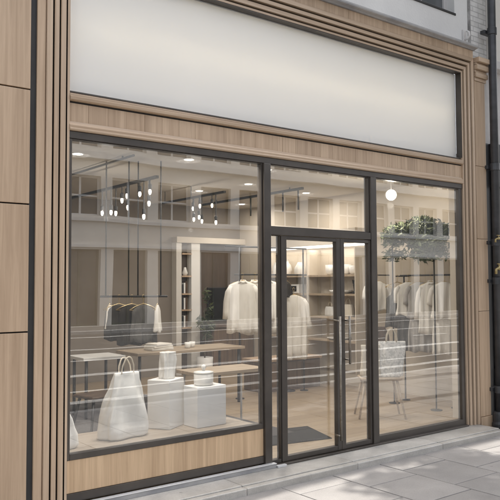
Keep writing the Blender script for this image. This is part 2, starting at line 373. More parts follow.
box(XL + .001, XR - .001, YG - .004, 4.72, 2.885, 2.897).build('gap_painted_shade', M['gap'], sf)  # dark strip painting in the shadow below the sign ledge
# structural bronze framing
fr = MB()
fr.box(XL + .001, XR - .001, YG - .018, YG + .05, 2.632, 2.683)     # head
fr.build('head_frame', M['bronze'], sf, bevel=.003)
for a, b in ((3.700, 3.774), (5.020, 5.098)):
    box(a, b, YG - .035, YG + .06, .062, 2.630).build('mullion', M['bronze'], sf, bevel=.004)
box(3.776, 5.018, YG - .03, YG + .05, 2.020, 2.086).build('door_head', M['bronze'], sf, bevel=.003)
def window(parent, x0, x1, z0, z1, l, r, b, t, name='window'):
    m = MB()
    if l: m.box(x0, x0 + l, YG - .012, YG + .045, z0, z1)
    if r: m.box(x1 - r, x1, YG - .012, YG + .045, z0, z1)
    if b: m.box(x0 + l, x1 - r, YG - .014, YG + .045, z0, z0 + b)
    if t: m.box(x0 + l, x1 - r, YG - .010, YG + .045, z1 - t, z1)
    w = m.build(name, M['bronze'], parent, bevel=.002)
    box(x0 + l - .002, x1 - r + .002, YG + .006, YG + .014, z0 + b - .002, z1 - t + .002).build('pane', M['glass'], w)
    return w
window(sf, XL + .002, 3.698, .388 , 2.630, .026, .012, .042, .006)['label'] = 'large left display window'
window(sf, 5.100, XR - .002, .064, 2.630, .012, .060, .070, .006)['label'] = 'tall right display window'
window(sf, 3.776, 5.018, 2.088, 2.630, .008, .008, .008, .006, 'transom_window')
window(sf, 3.776, 3.893, .078, 2.018, .004, .004, .03, .004, 'sidelight')
# stall riser
box(XL + .002, 3.698, YG - .008, 4.70, .162, .386).build('stall_riser', M['oak_warm'], sf, bevel=.002)
box(XL + .002, 3.698, YG - .016, 4.70, .101, .160).build('plinth', M['bronze'], sf, bevel=.002)
box(XL - .18, 3.785, YG - .072, YG - .036, .0605, .0925).build('sill_strip', M['lead'], sf, bevel=.002)
box(XL - .18, 3.787, YG - .077, YG - .036, .0930, .1000).build('sill_capping', M['alu'], sf, bevel=.002)
box(3.787, 6.49, YG - .055, YG + .05, .0605, .0765).build('threshold', M['bronze'], sf, bevel=.003)
box(3.79, 3.885, YG - .09, YG - .057, .0605, .079).build('floor_bolt_plate', M['alu'], sf, bevel=.002)
def door(x0, x1, sl_, sr, hx, z0, z1, lab):
    m = MB(); y0, y1 = YG - .020, YG + .030
    m.box(x0, x0 + sl_, y0, y1, .080, 2.016); m.box(x1 - sr, x1, y0, y1, .080, 2.016)
    m.box(x0 + sl_, x1 - sr, y0 + .002, y1, .080, .122); m.box(x0 + sl_, x1 - sr, y0 + .002, y1, 1.985, 2.016)
    d = m.build('door', M['bronze'], sf, bevel=.003); d['label'] = lab
    box(x0 + sl_ - .002, x1 - sr + .002, YG + .002, YG + .010, .12, 1.987).build('pane', M['glass'], d)
    h = MB(); h.tube([(hx, YG - .075, z0 - .04), (hx, YG - .075, z1 + .04)], .011, 12)
    for z in (z0, z1): h.tube([(hx, YG - .075, z), (hx, YG + .004, z)], .009, 10)
    h.build('handle', M['bar'], d, smooth=True)
door(3.896, 4.610, .062, .050, 4.545, .22, 1.26, 'wide left door leaf with a long steel pull bar')
door(4.613, 5.017, .050, .022, 4.668, .90, 1.26, 'narrow right door leaf with a short steel pull bar')
# right pilaster in three boards, capital and base
for k, (a, b) in enumerate(((.135, 1.285), (1.289, 2.085), (2.089, 2.90), (2.904, 3.86))):
    box(6.700, 6.895, YG - .058, 4.72, a, b).build('pilaster_board', M['oak'], sf, bevel=.003)
box(6.684, 6.6995, YG - .02, 4.72, 0.0, 4.1).build('recess_strip', M['gap'], sf)
box(6.698, 6.905, YG - .068, 4.72, .0, .130).build('pilaster_base', M['oak'], sf, bevel=.004)
cp = MB()
for z0, z1, d in ((3.863, 3.90, .064), (3.902, 3.955, .085), (3.957, 3.985, .07), (3.987, 4.04, .105), (4.042, 4.065, .085), (4.067, 4.12, .125)):
    cp.box(6.702, 6.895 + d * .4, YG - d, 4.72, z0, z1)
cp.build('capital', M['oak_mould_x'], sf, bevel=.004)

# blank sign
sg = thing('shop_sign', 'long blank white sign panel set in the moulding above the windows', 'sign', (4.2, 4.72, 2.97))
box(XL + .03, XR - .012, 4.700, 4.706, 2.975, ZT - .016).build('sign_face', M['sign'], sg)
bx = MB(); bx.box(XL + .03, XR - .012, 4.96, 4.98, 2.972, ZT - .012); bx.box(XL + .03, XR - .012, 4.708, 4.9595, 2.955, 2.9715); bx.box(XL + .03, XR - .012, 4.708, 4.9595, ZT - .0115, ZT + .004)
bx.box(XL + .012, XL + .0295, 4.708, 4.98, 2.956, ZT + .003); bx.box(XR - .0115, XR + .005, 4.747, 4.98, 2.956, ZT + .003); bx.build('light_box', M['matte_white'], sg)
tu = MB(); tu.tube([(XL + .12, 4.86, 3.46), (XR - .1, 4.86, 3.46)], .016, 12); tu.build('tube_lamp', M['tube'], sg, smooth=True)
ed = MB(); ed.box(XL + .026, XR - .004, 4.698, 4.745, ZT - .0155, ZT - .008); ed.box(XL + .0255, XL + .0297, 4.698, 4.745, 2.975, ZT - .0157); ed.box(XR - .0117, XR - .0045, 4.698, 4.745, 2.975, ZT - .0157)
ed.build('edge_trim', M['alu'], sg)
hd = MB(); hd.box(XL + .001, XR - .001, YG - .026, 4.697, ZT - .0065, ZT - .001)
hd.build('reveal_lining', M['bronze'], sg)
rv = MB(); rv.box(XR - .0042, XR - .0008, YG - .026, 4.697, 2.975, ZT - .0075); rv.build('reveal_lining', M['bronze'], sg)

# ------------------------------------------------------------------ panelled wall at the left
pw = thing('panelled_wall', 'light oak panelled wall with dark joints at the left edge', 'wall', (.5, 4.65, 0))
box(-4, 1.6675, 4.63, 4.74, 0, 4.6).build('backing', M['gap'], pw)
zs = [0.0, .44, 1.288, 2.14, 2.918, 3.78, 4.58]
xb = [-4, -2.75, -1.27, .20, 1.668]
for x0, x1 in zip(xb, xb[1:]):
    for z0, z1 in ((.062, 1.283), (1.293, 2.135), (2.145, 2.913), (2.923, 3.75), (3.76, 4.58)):
        box(x0 + .004, x1, 4.598, 4.629, z0, z1).build('panel', M['oak'], pw, bevel=.002)

# ------------------------------------------------------------------ storey above, and the neighbour
ub = thing('upper_storey', 'grey rendered upper storey with a window above the shop cornice', 'building', (2, 4.7, 4.26))
wl = MB(); wx0, wx1, wz0, wz1 = 5.05, 6.40, 4.545, 6.2; y0, y1 = 4.62, 4.9
wl.box(-4, wx0, y0, y1, 4.262, 6.95); wl.box(wx1, 6.635, y0, y1, 4.262, 6.95); wl.box(wx0, wx1, y0, y1, 4.262, wz0); wl.box(wx0, wx1, y0, y1, wz1, 6.95)
wl.build('wall', M['stucco'], ub)
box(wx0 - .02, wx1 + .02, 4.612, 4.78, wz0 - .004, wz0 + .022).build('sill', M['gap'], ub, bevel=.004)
wf = MB()
for x in (wx0, wx0 + .43, wx0 + .87, wx1 - .05): wf.box(x, x + .05, 4.72, 4.77, wz0 + .023, wz1)
wf.box(wx0, wx1, 4.722, 4.768, wz0 + .023, wz0 + .075); wf.box(wx0, wx1, 4.722, 4.768, 5.3, 5.34)
w = wf.build('window', M['pale_stone'], ub); box(wx0, wx1, 4.742, 4.748, wz0 + .03, wz1).build('pane', M['far_glass'], w)
cp = MB(); cp.box(-4, 6.66, 4.52, 4.95, 6.95, 7.05); cp.build('coping', M['pale_stone'], ub, bevel=.01)
box(-4, 6.635, 4.95, 10.4, 6.9, 7.0).build('roof', M['lead'], ub)

br = thing('wall_bracket', 'small pale scrolled bracket fixed to the grey wall above the cornice', 'bracket', (6.55, 4.6, 4.28))
b = MB(); b.tube([(6.56, 4.618, 4.30), (6.56, 4.57, 4.30), (6.56, 4.545, 4.33), (6.56, 4.55, 4.37), (6.56, 4.58, 4.39)], .012, 8)
b.build('scroll', M['pale_stone'], br, smooth=True); box(6.53, 6.59, 4.604, 4.619, 4.27, 4.41).build('plate', M['pale_stone'], br, bevel=.004)

nb = thing('neighbouring_building', 'white brick building beyond the drainpipe at the right edge', 'building', (8, 4.75, 0))
box(6.637, 6.72, 4.635, 4.9, 4.262, 8.0).build('quoin', M['rough_stone'], nb, bevel=.004)
box(6.722, 7.05, 4.66, 4.9, 4.125, 8.0).build('wall', M['white_brick'], nb)
box(7.052, 14, 4.625, 4.9, 4.16, 8.0).build('wall', M['white_wall'], nb)
box(6.982, 14, 4.56, 4.9, 4.06, 4.158).build('ledge', M['pale_stone'], nb, bevel=.01)
box(6.912, 14, 4.655, 4.9, 3.2, 4.058).build('fascia', M['pale_stone'], nb)
box(6.6, 14, 4.95, 10.4, 7.9, 8.0).build('roof', M['lead'], nb)
bs = thing('black_shopfront', 'black painted shopfront next door seen beside the drainpipe', 'shopfront', (8, 4.65, 0))
box(6.912, 7.05, 4.645, 4.9, 0, 3.198).build('pilaster', M['black'], bs, bevel=.004)
box(7.052, 10.5, 4.60, 4.9, 2.7, 3.198).build('fascia', M['black'], bs, bevel=.004)
box(7.052, 10.5, 4.62, 4.9, 0, .62).build('stall_riser', M['black'], bs, bevel=.004)
m = MB()
for x in (7.052, 8.1, 9.2, 10.42): m.box(x, x + .07, 4.63, 4.7, .622, 2.698)
m.box(7.052, 10.49, 4.632, 4.698, .6225, .68); m.box(7.052, 10.49, 4.632, 4.698, 2.64, 2.6975); m.box(7.052, 10.49, 4.634, 4.696, 2.0, 2.05)
w = m.build('window', M['black'], bs); box(7.06, 10.45, 4.66, 4.67, .622, 2.698).build('pane', M['far_glass'], w)
box(7.06, 10.45, 4.84, 4.89, .622, 2.698).build('back_panel', M['dark_panel'], bs)
box(10.502, 14, 4.61, 4.9, 0, 3.198).build('pier', M['pale_stone'], bs)

dp = thing('drainpipe', 'black cast iron drainpipe standing between the two shops', 'drainpipe', (6.93, 4.5, 0))
p = MB(); p.tube([(6.945, 4.515, .12), (6.945, 4.515, 8.0)], .045, 20); p.build('pipe', M['pipe'], dp, smooth=True)
for z in (.42, 1.62, 2.05, 2.9, 4.45):
    c = MB(); c.tube([(6.945, 4.515, z - .04), (6.945, 4.515, z + .04)], .054, 20); c.box(6.87, 7.02, 4.56, 4.62, z - .02, z + .02); c.build('collar', M['pipe'], dp, bevel=.004)
p = MB(); p.lathe([(.09, 0), (.09, .05), (.075, .07), (.075, .16), (.06, .18)], (6.945, 4.515, .001), 20); p.build('shoe', M['pipe'], dp, bevel=.004)
def tap(z, lab, s=1.0):
    t = thing('wall_tap', lab, 'tap', (6.87, 4.455, z), 0, 'brass taps on the drainpipe')
    b = MB(); b.tube([(6.945, 4.49, z), (6.885, 4.452, z)], .02 * s, 12); b.tube([(6.91, 4.44, z), (6.862, 4.45, z), (6.836, 4.455, z - .012), (6.832, 4.455, z - .075 * s)], .017 * s, 10); b.sphere((6.88, 4.448, z), .028 * s, 12, 8)
    b.build('spout', M['brass'], t, smooth=True)
    h = MB(); h.tube([(6.88, 4.445, z + .02), (6.88, 4.445, z + .05 * s)], .007, 8); h.box(6.85, 6.91, 4.437, 4.453, z + .05 * s, z + .062 * s); h.build('lever', M['brass'], t)
tap(1.76, 'lower brass tap with a drooping spout on the black drainpipe', .85)
tap(2.09, 'upper smaller brass fitting on the black drainpipe', .6)

# ------------------------------------------------------------------ interior shell
struct('interior_floor', box(1.4, 7.6, 4.71, 10.2, -.05, .08), M['floor'])
struct('ceiling', box(1.4, 7.6, 4.765, 10.2, 2.95, 3.05), M['ceil'])
struct('back_wall', box(1.4, 7.75, 10.2, 10.35, -.05, 3.05), M['back_wall'])
struct('side_wall', box(7.6, 7.75, 4.92, 10.2, -.05, 3.05), M['int_wall'])
struct('party_wall', box(1.25, 1.4, 4.765, 10.35, -.05, 3.05), M['int_wall'])
struct('front_lining', box(1.4, 6.91, 4.748, 4.764, 2.69, 2.949), M['ceil'])
struct('return_wall', box(6.91, 7.6, 4.905, 4.919, 0.0, 3.05), M['int_wall'])
struct('jamb_lining', box(6.685, 6.909, 4.725, 4.95, 0.0, 2.95), M['int_wall'])
struct('interior_column', box(6.16, 6.262, 10.05, 10.198, .081, 2.30), M['white_wall'])
struct('interior_column', box(6.458, 6.632, 10.05, 10.198, .081, 2.30), M['white_wall'])
struct('interior_beam', box(6.16, 7.598, 10.03, 10.198, 2.302, 2.40), M['int_wall'])
tag(box(6.634, 7.598, 10.165, 10.198, .081, 2.30).build('wall_panelling', M['dark_panel']), 'dark brown wall panelling round the black screen at the back', 'panelling')

# display deck behind the left window
dk = thing('display_deck', 'pale wood display deck behind the left window', 'platform', (2.9, 5, .08))
box(1.45, 3.72, 4.71, 5.36, .372, .402).build('deck_board', M['deck'], dk, bevel=.003)
box(1.45, 3.71, 5.31, 5.345, .081, .371).build('apron', M['oak'], dk); box(3.68, 3.715, 4.74, 5.308, .081, .371).build('apron', M['oak'], dk)

# ------------------------------------------------------------------ bags and display pieces
def soft_bag(rows, seed, n=40, fold=.008):
    """rows: (z, half width, half depth, x shift); soft superellipse rings with folds"""
    r = random.Random(seed); ph = [r.uniform(0, 6.28) for _ in range(6)]
    mb = MB(); rings = []
    full = []
    for (a, b) in zip(rows, rows[1:]):
        for t in range(4): full.append(tuple(a[i] + (b[i] - a[i]) * t / 4 for i in range(4)))
    full.append(rows[-1]); zmax = rows[-1][0]
    for z, hw, hd, sx in full:
        g = []
        for k in range(n):
            th = 2 * PI * k / n; c, s = math.cos(th), math.sin(th)
            x = hw * math.copysign(abs(c) ** .62, c); y = hd * math.copysign(abs(s) ** .62, s)
            f = fold * (math.sin(5 * th + ph[0] + z * 7) + .7 * math.sin(9 * th + ph[1] - z * 11) + .5 * math.sin(3 * th + ph[2] + z * 19))
            q = math.hypot(x, y) or 1
            g.append((x + sx + f * x / q, y + f * y / q, z))
        rings.append(g)
    return mb.loft(rings)
def handle(mb, x, y, z, w, h, lean=0, r=.006):
    pts = []
    for k in range(15):
        t = PI * k / 14; pts.append((x - w * math.cos(t) * (1 if math.sin(t) < .6 else .9), y + lean * math.sin(t), z + h * math.sin(t) ** .8 if 0 < k < 14 else z))
    mb.tube(pts, r, 8)
tb = thing('tote_bag', 'large white canvas tote standing on the window deck', 'bag', (2.60, 5.03, .403), .15)
rows = [(0, .185, .085, 0), (.012, .205, .105, 0), (.06, .212, .112, 0), (.16, .195, .10, 0), (.30, .158, .075, .005), (.42, .122, .05, .012), (.50, .102, .03, .018), (.502, .094, .022, .018)]
soft_bag(rows, 2, 56, .011).build('body', M['canvas'], tb, local=True, smooth=True)
h = MB(); handle(h, .018, -.024, .49, .058, .135, -.015); h.build('handle', M['cord'], tb, local=True, smooth=True)
h = MB(); handle(h, .026, .024, .49, .058, .125, .015); h.build('handle', M['cord'], tb, local=True, smooth=True)
t2 = thing('tote_bag', 'white bag half hidden by the left window edge', 'bag', (2.035, 4.95, .403), .1)
soft_bag([(0, .11, .07, 0), (.02, .135, .085, 0), (.10, .13, .085, 0), (.22, .09, .06, -.01), (.31, .05, .025, -.02), (.312, .045, .02, -.02)], 5).build('body', M['canvas'], t2, local=True, smooth=True)
h = MB(); handle(h, -.02, 0, .30, .035, .12); h.build('handle', M['cord'], t2, local=True, smooth=True)
# two white plinths
p1 = tag(MB().box(-.13, .13, -.105, .105, 0, .40).build('display_plinth', M['matte_white'], bevel=.004), 'tall white display plinth under the crumpled vase', 'plinth', 'white plinths in the window')
p1.location = (3.065, 5.17, .403); p1.rotation_euler = (0, 0, .55)
p2 = tag(MB().box(-.152, .152, -.10, .10, 0, .335).build('display_plinth', M['matte_white'], bevel=.004), 'wide low white display plinth under the lidded jar', 'plinth', 'white plinths in the window')
p2.location = (3.365, 5.025, .403); p2.rotation_euler = (0, 0, .05)
soft = soft_bag([(0, .058, .045, 0), (.01, .064, .05, 0), (.08, .060, .047, 0), (.15, .066, .05, .003), (.2, .062, .046, -.002), (.222, .064, .048, 0), (.223, .054, .038, 0), (.19, .05, .034, 0)], 9, fold=.008)
v = tag(soft.build('paper_vase', M['ceramic'], smooth=True), 'white crumpled paper-like vase on the tall plinth', 'vase'); v.location = (3.08, 5.17, .804); v.rotation_euler = (0, 0, .3)
lj = thing('lidded_jar', 'round white lidded jar on the wide plinth', 'jar', (3.355, 5.03, .739))
j = MB(); j.lathe([(.07, 0), (.082, .008), (.084, .03), (.083, .098), (.078, .10)], (0, 0, 0), 32); j.build('bowl', M['ceramic'], lj, local=True, smooth=True)
j = MB(); j.lathe([(.085, .1005), (.085, .112), (.05, .118), (.012, .12), (.012, .135), (.022, .145), (.018, .165), (.004, .172)], (0, 0, 0), 32); j.build('lid', M['ceramic'], lj, local=True, smooth=True)

# ------------------------------------------------------------------ garments
def hanger_mb(w=.19):
    m = MB(); hook = [(-.012, 0, -.028)]
    for k in range(9): t = PI + .2 - k * (PI + .2) / 8 * 1.0; hook.append((.014 * math.cos(t), 0, -.016 + .016 * math.sin(t) + .012))
    hook += [(.004, 0, -.03), (0, 0, -.05), (0, 0, -.085)]
    m.tube(hook, .0035, 6)
    m.tube([(-w, 0, -.15), (-w * .6, 0, -.115), (0, 0, -.083), (w * .6, 0, -.115), (w, 0, -.15)], .006, 6); m.tube([(-w, 0, -.152), (w, 0, -.152)], .004, 6)
    return m
def body_mb(rows, seed, n=72, amp=.026):
    r = random.Random(seed); ph = [r.uniform(0, 6.28) for _ in range(5)]; rings = []
    full = []
    for a, b in zip(rows, rows[1:]):
        for t in range(4): full.append(tuple(a[i] + (b[i] - a[i]) * t / 4 for i in range(3)))
    full.append(rows[-1]); z0 = rows[0][0]; ln = z0 - rows[-1][0]
    for z, hw, hd in full:
        v = (z0 - z) / ln; g = []
        for k in range(n):
            th = 2 * PI * k / n; c, s = math.cos(th), math.sin(th)
            x = hw * math.copysign(abs(c) ** .8, c)
            y = hd * s + amp * v * ((1 - 2 * abs(math.sin(x * 26 + ph[0] + .8 * v))) + .5 * math.sin(x * 83 + ph[1])) * (1 if s > 0 else .8)
            g.append((x * (1 + .03 * math.sin(7 * v + ph[2])), y, z + .012 * v * math.sin(x * 30 + ph[3])))
        rings.append(g)
    return MB().loft(rings)
def garment(kind, mat, loc, rz, label, cat, seed, group=None, s=1.0):
    t = thing('hanging_' + {'top': 'vest'}.get(kind, kind), label, cat, loc, rz, group)
    hg = MB(); hm = hanger_mb(); hg.add([tuple(q) for q in hm.v], hm.f); hg.build('hanger', M['gold'], t, local=True, smooth=True)
    if kind in ('shirt', 'robe', 'blouse'):
        ln = {'shirt': .78, 'robe': .98, 'blouse': .55}[kind] * s
        b = body_mb([(-.092, .05, .025), (-.105, .085, .035), (-.145, .185, .045), (-.20, .20, .055), (-.45 * s, .195, .06), (-ln, .215, .062), (-ln - .001, .20, .05)], seed)
        for sg_ in (-1, 1):
            sl_ = {'shirt': .60, 'robe': .56, 'blouse': .38}[kind] * s
            r = random.Random(seed + sg_)
            q_ = lambda f_: -.15 - (sl_ - .15) * f_
            pts = [(sg_ * .14, 0, -.16), (sg_ * .185, .006, q_(.22)), (sg_ * .212, .012 + r.uniform(0, .02), q_(.5)), (sg_ * .222, .02, q_(.76)), (sg_ * .226, .024, q_(1))]
            b.tube(pts, [.04, .05, .044, .040, .043 if kind != 'robe' else .078], 14)
        b.build('cloth', mat, t, local=True, smooth=True)
        if kind == 'shirt':
            c = MB(); c.tube([(-.055, -.03, -.125), (-.03, -.052, -.10), (0, -.06, -.115), (.03, -.052, -.10), (.055, -.03, -.125), (.04, .03, -.085), (-.04, .03, -.085), (-.055, -.03, -.125)], .013, 8); c.build('collar', mat, t, local=True, smooth=True)
    elif kind == 'top':
        body_mb([(-.10, .06, .02), (-.135, .12, .035), (-.17, .165, .04), (-.3, .17, .045), (-.50 * s, .185, .05), (-.50 * s - .001, .175, .045)], seed).build('cloth', mat, t, local=True, smooth=True)
    elif kind == 'skirt':
        body_mb([(-.17, .13, .025), (-.2, .135, .03), (-.4, .18, .05), (-.66 * s, .215, .06), (-.66 * s - .001, .20, .05)], seed, amp=.02).build('cloth', mat, t, local=True, smooth=True)
    elif kind == 'apron':
        body_mb([(-.26, .12, .02), (-.30, .17, .03), (-.45, .185, .035), (-.66 * s, .20, .04), (-.66 * s - .001, .19, .03)], seed).build('cloth', mat, t, local=True, smooth=True)
        q = MB()
        for sg_ in (-1, 1): q.tube([(sg_ * .10, .0, -.30), (sg_ * .085, -.02, -.2), (sg_ * .06, 0, -.112)], .010, 6)
        q.build('strap', mat, t, local=True, smooth=True)
    return t
def rail_rack(name, label, posts, z, x0, y0, x1, y1, zfoot=.081, top=None):
    t = thing(name, label, 'clothes rack', ((x0 + x1) / 2, (y0 + y1) / 2, .081))
    m = MB(); m.tube([(x0, y0, z), (x1, y1, z)], .011, 10); m.build('rail', M['black_metal'], t, smooth=True)
    for (x, y) in posts:
        m = MB(); m.tube([(x, y, zfoot), (x, y, top or z)], .011, 10); m.lathe([(.06, 0), (.06, .008), (.012, .012)], (x, y, zfoot), 16) if zfoot < .1 else None
        m.build('post', M['black_metal'], t, smooth=True)
    if top and top > z:
        m = MB(); m.tube([(x0 - .15, y0, top), (x1, y1, top)], .012, 10); m.build('top_bar', M['black_metal'], t, smooth=True)
    return t
# rack hung from the ceiling with dark garments (left window)
hr = thing('ceiling_clothes_rail', 'thin dark clothes rail hung from the ceiling behind the left window', 'clothes rail', (3.62, 6.83, 2.95))
m = MB(); m.tube([(3.35, 7.04, 1.47), (3.92, 6.58, 1.47)], .012, 10); m.build('rail', M['black_metal'], hr, smooth=True)
for t in (.08, .42, .56, .9):
    x, y = 3.35 + .57 * t, 7.04 - .46 * t
    m = MB(); m.tube([(x, y, 1.47), (x, y, 2.949)], .008, 8); m.build('rod', M['black_metal'], hr, smooth=True)
A = math.atan2(-.46, .57)
for t, kind, mt, lab, da, s in ((.14, 'top', 'linen', 'narrow pale top hanging at the left end of the ceiling rail', 1.32, .72), (.28, 'top', 'dark_cloth', 'black sleeveless top hanging near the left of the ceiling rail', .3, .95),
        (.47, 'top', 'dark_cloth', 'longest black top hanging in the middle of the ceiling rail', .35, 1.05), (.64, 'top', 'char_cloth', 'charcoal top hanging right of the black ones on the ceiling rail', .75, 1.0), (.85, 'top', 'linen', 'pale grey-white top hanging at the right end of the ceiling rail', 1.36, .78)):
    garment(kind, M[mt], (3.35 + .57 * t, 7.04 - .46 * t, 1.476), A + da, lab, 'garment', int(t * 100), 'garments on the ceiling rail', s).scale = (.36 if mt == 'linen' else .9, .6 if mt == 'linen' else 1, 1)
# white shirts on the rack seen across the left mullion
rail_rack('clothes_rack', 'black clothes rack carrying white shirts behind the left mullion', [(5.58, 7.5), (6.72, 7.5)], 1.725, 5.50, 7.5, 6.78, 7.5, top=2.10)
for x, lab, sd, s in ((5.63, 'leftmost white long-sleeved shirt on the black rack', 3, 1.0), (5.84, 'second white shirt from the left on the black rack', 4, 1.04), (6.07, 'white shirt hanging just right of the left mullion', 8, 1.02)):
    garment('shirt', M['linen'], (x, 7.5, 1.731), -.55, lab, 'shirt', sd, 'white shirts on the black rack', s)
garment('robe', M['linen'], (6.50, 7.46, 1.531), -.35, 'long white robe with wide sleeves behind the left door leaf', 'robe', 12)
m = thing('robe_stand', 'thin stand holding the long white robe', 'clothes stand', (6.50, 7.46, .081))
q = MB(); q.tube([(6.50, 7.62, .082), (6.50, 7.62, 1.53)], .010, 10); q.lathe([(.12, 0), (.12, .01), (.012, .015)], (6.50, 7.62, .081), 20); q.tube([(6.50, 7.62, 1.525), (6.50, 7.40, 1.525)], .008, 8); q.build('post', M['black_metal'], m, smooth=True)
garment('top', M['dark_cloth'], (6.40, 7.5, 1.731), .5, 'short black garment hanging above the white robe', 'garment', 31, None, .62)
# second rack by the right wall
rail_rack('clothes_rack', 'thin clothes rack of pale and dark outfits behind the right window', [(7.2, 5.28), (7.2, 6.06)], 1.70, 7.2, 5.22, 7.2, 6.12)
for y, kind, mt, lab, sd, s, sk_ in ((5.98, 'blouse', 'linen', 'cream blouse over a charcoal skirt at the far left of the right rack', 41, .95, 'char_cloth'), (5.80, 'blouse', 'grey_linen', 'grey blouse over a grey skirt on the right rack', 43, 1.0, 'grey_linen'),
        (5.62, 'shirt', 'linen', 'long pale shirt between the blouses and the window end of the right rack', 44, .95, None), (5.42, 'blouse', 'linen', 'pale blouse over a white skirt nearest the window on the right rack', 45, 1.0, 'linen')):
    g_ = garment(kind, M[mt], (7.2, y, 1.706), -PI / 2 + .75, lab, 'garment', sd, 'outfits on the right rack', s)
    g_.scale = (.8, 1, 1)
    if sk_: body_mb([(-.46, .15, .03), (-.5, .16, .04), (-.72, .19, .05), (-.98, .21, .055), (-.981, .20, .045)], sd + 7, amp=.03).build('skirt', M[sk_], g_, local=True, smooth=True)
garment('apron', M['char_cloth'], (7.35, 6.30, 1.70), -.75, 'dark grey apron dress hanging left of the right rack', 'garment', 51, None, 1.05).scale = (.85, 1, 1)
q = thing('wall_hook', 'small wall peg holding the dark grey apron dress', 'hook', (7.6, 6.30, 1.694)); k = MB(); k.tube([(7.598, 6.30, 1.694), (7.32, 6.30, 1.694)], .008, 8); k.build('peg', M['black_metal'], q, smooth=True)
garment('blouse', M['linen'], (7.35, 6.66, 1.72), -.75, 'white blouse hanging between the apron dress and the shelves', 'garment', 53, None, .9).scale = (.8, 1, 1)
q = thing('wall_hook', 'small wall peg holding the white blouse beside the shelves', 'hook', (7.6, 6.66, 1.714)); k = MB(); k.tube([(7.598, 6.66, 1.714), (7.32, 6.66, 1.714)], .008, 8); k.build('peg', M['black_metal'], q, smooth=True)

# ------------------------------------------------------------------ tables, shelves, furniture
def table(name, label, x0, x1, y0, y1, z, mat, legmat, r=.018):
    t = thing(name, label, 'table', ((x0 + x1) / 2, (y0 + y1) / 2, .081))
    box(x0, x1, y0, y1, z - .035, z).build('tabletop', mat, t, bevel=.004)
    for x in (x0 + .06, x1 - .06):
        for y in (y0 + .06, y1 - .06):
            q = MB(); q.tube([(x, y, .081), (x, y, z - .036)], r, 10); q.build('leg', legmat, t, smooth=True)
    return t
table('display_table', 'long pale wood table with dark legs below the hanging garments', 3.92, 5.48, 7.25, 7.8, .80, M['oak_pale'], M['black_metal'])
table('display_table', 'low pale table with thin white legs nearest the left window', 3.86, 4.72, 5.85, 6.3, .71, M['oak_pale'], M['matte_white'], .012)
table('display_table', 'small pale table behind the large white tote', 3.30, 3.82, 7.35, 7.8, .78, M['matte_white'], M['black_metal'])
for (x, y, lab, sd) in ((4.75, 7.48, 'white cup on the long table', 0), (4.86, 7.55, 'second white cup further right on the long table', 1)):
    k = MB(); k.lathe([(.028, 0), (.036, .01), (.04, .07), (.036, .07), (.03, .012)], (x, y, .801), 20); tag(k.build('cup', M['ceramic'], smooth=True), lab, 'cup', 'white cups on the long table')
k = MB()
for i, (w_, h_) in enumerate(((.15, .03), (.14, .025), (.12, .02))): k.box(4.35 - w_, 4.35 + w_, 7.4, 7.62, .801 + i * .03, .801 + i * .03 + h_, rot=.1 * i)
tag(k.build('folded_linen', M['linen'], bevel=.006), 'stack of folded white linen on the long table', 'folded cloth')
# stools tucked behind the tote
def stool(loc, rz, label, mat, legmat, sw=.2, sh=.46, round_=False):
    t = thing('stool', label, 'stool', loc, rz)
    q = MB(); q.box(-sw, sw, -.16, .16, sh - .03, sh); q.build('seat', mat, t, local=True, bevel=.012)
    for sx in (-1, 1):
        for sy in (-1, 1):
            l = MB(); l.tube([(sx * (sw - .05), sy * .11, sh - .031), (sx * (sw + .03), sy * .17, 0)], [.016, .011], 10); l.build('leg', legmat, t, local=True, smooth=True)
    return t
stool((6.08, 5.50, .081), -.65, 'pale wooden stool with splayed legs carrying two totes', M['oak_pale'], M['oak_pale'], .23, .455)
stool((3.02, 6.35, .081), .2, 'brown seated stool seen behind the large white tote', M['brown_leather'], M['black_metal'], .2, .46)
t3 = thing('tote_bag', 'cream canvas tote on the left of the pale stool', 'bag', (5.985, 5.53, .537), -.65)
soft_bag([(0, .10, .05, 0), (.01, .115, .06, 0), (.12, .115, .06, 0), (.30, .112, .04, 0), (.36, .112, .022, 0), (.361, .104, .016, 0)], 15).build('body', M['cream'], t3, local=True, smooth=True)
h = MB(); handle(h, 0, -.02, .35, .05, .17); h.build('handle', M['cord'], t3, local=True, smooth=True)
t4 = thing('tote_bag', 'white patterned tote leaning on the right of the pale stool', 'bag', (6.17, 5.40, .537), -.6)
soft_bag([(0, .11, .05, -.01), (.01, .13, .06, -.01), (.14, .145, .06, 0), (.32, .15, .04, .012), (.40, .15, .02, .02), (.401, .142, .014, .02)], 16).build('body', M['pattern'], t4, local=True, smooth=True)
h = MB(); handle(h, .0, -.02, .39, .06, .16); h.build('handle', M['cord'], t4, local=True, smooth=True)
h = MB(); handle(h, .02, .02, .39, .06, .15); h.build('handle', M['cord'], t4, local=True, smooth=True)
t5 = thing('shoulder_bag', 'dark brown bag behind the two totes on the stool', 'bag', (6.16, 5.56, .537), -.6)
soft_bag([(0, .10, .04, 0), (.01, .12, .05, 0), (.3, .12, .05, 0), (.48, .10, .035, 0), (.56, .06, .02, 0), (.561, .05, .015, 0)], 17).build('body', M['brown_leather'], t5, local=True, smooth=True)

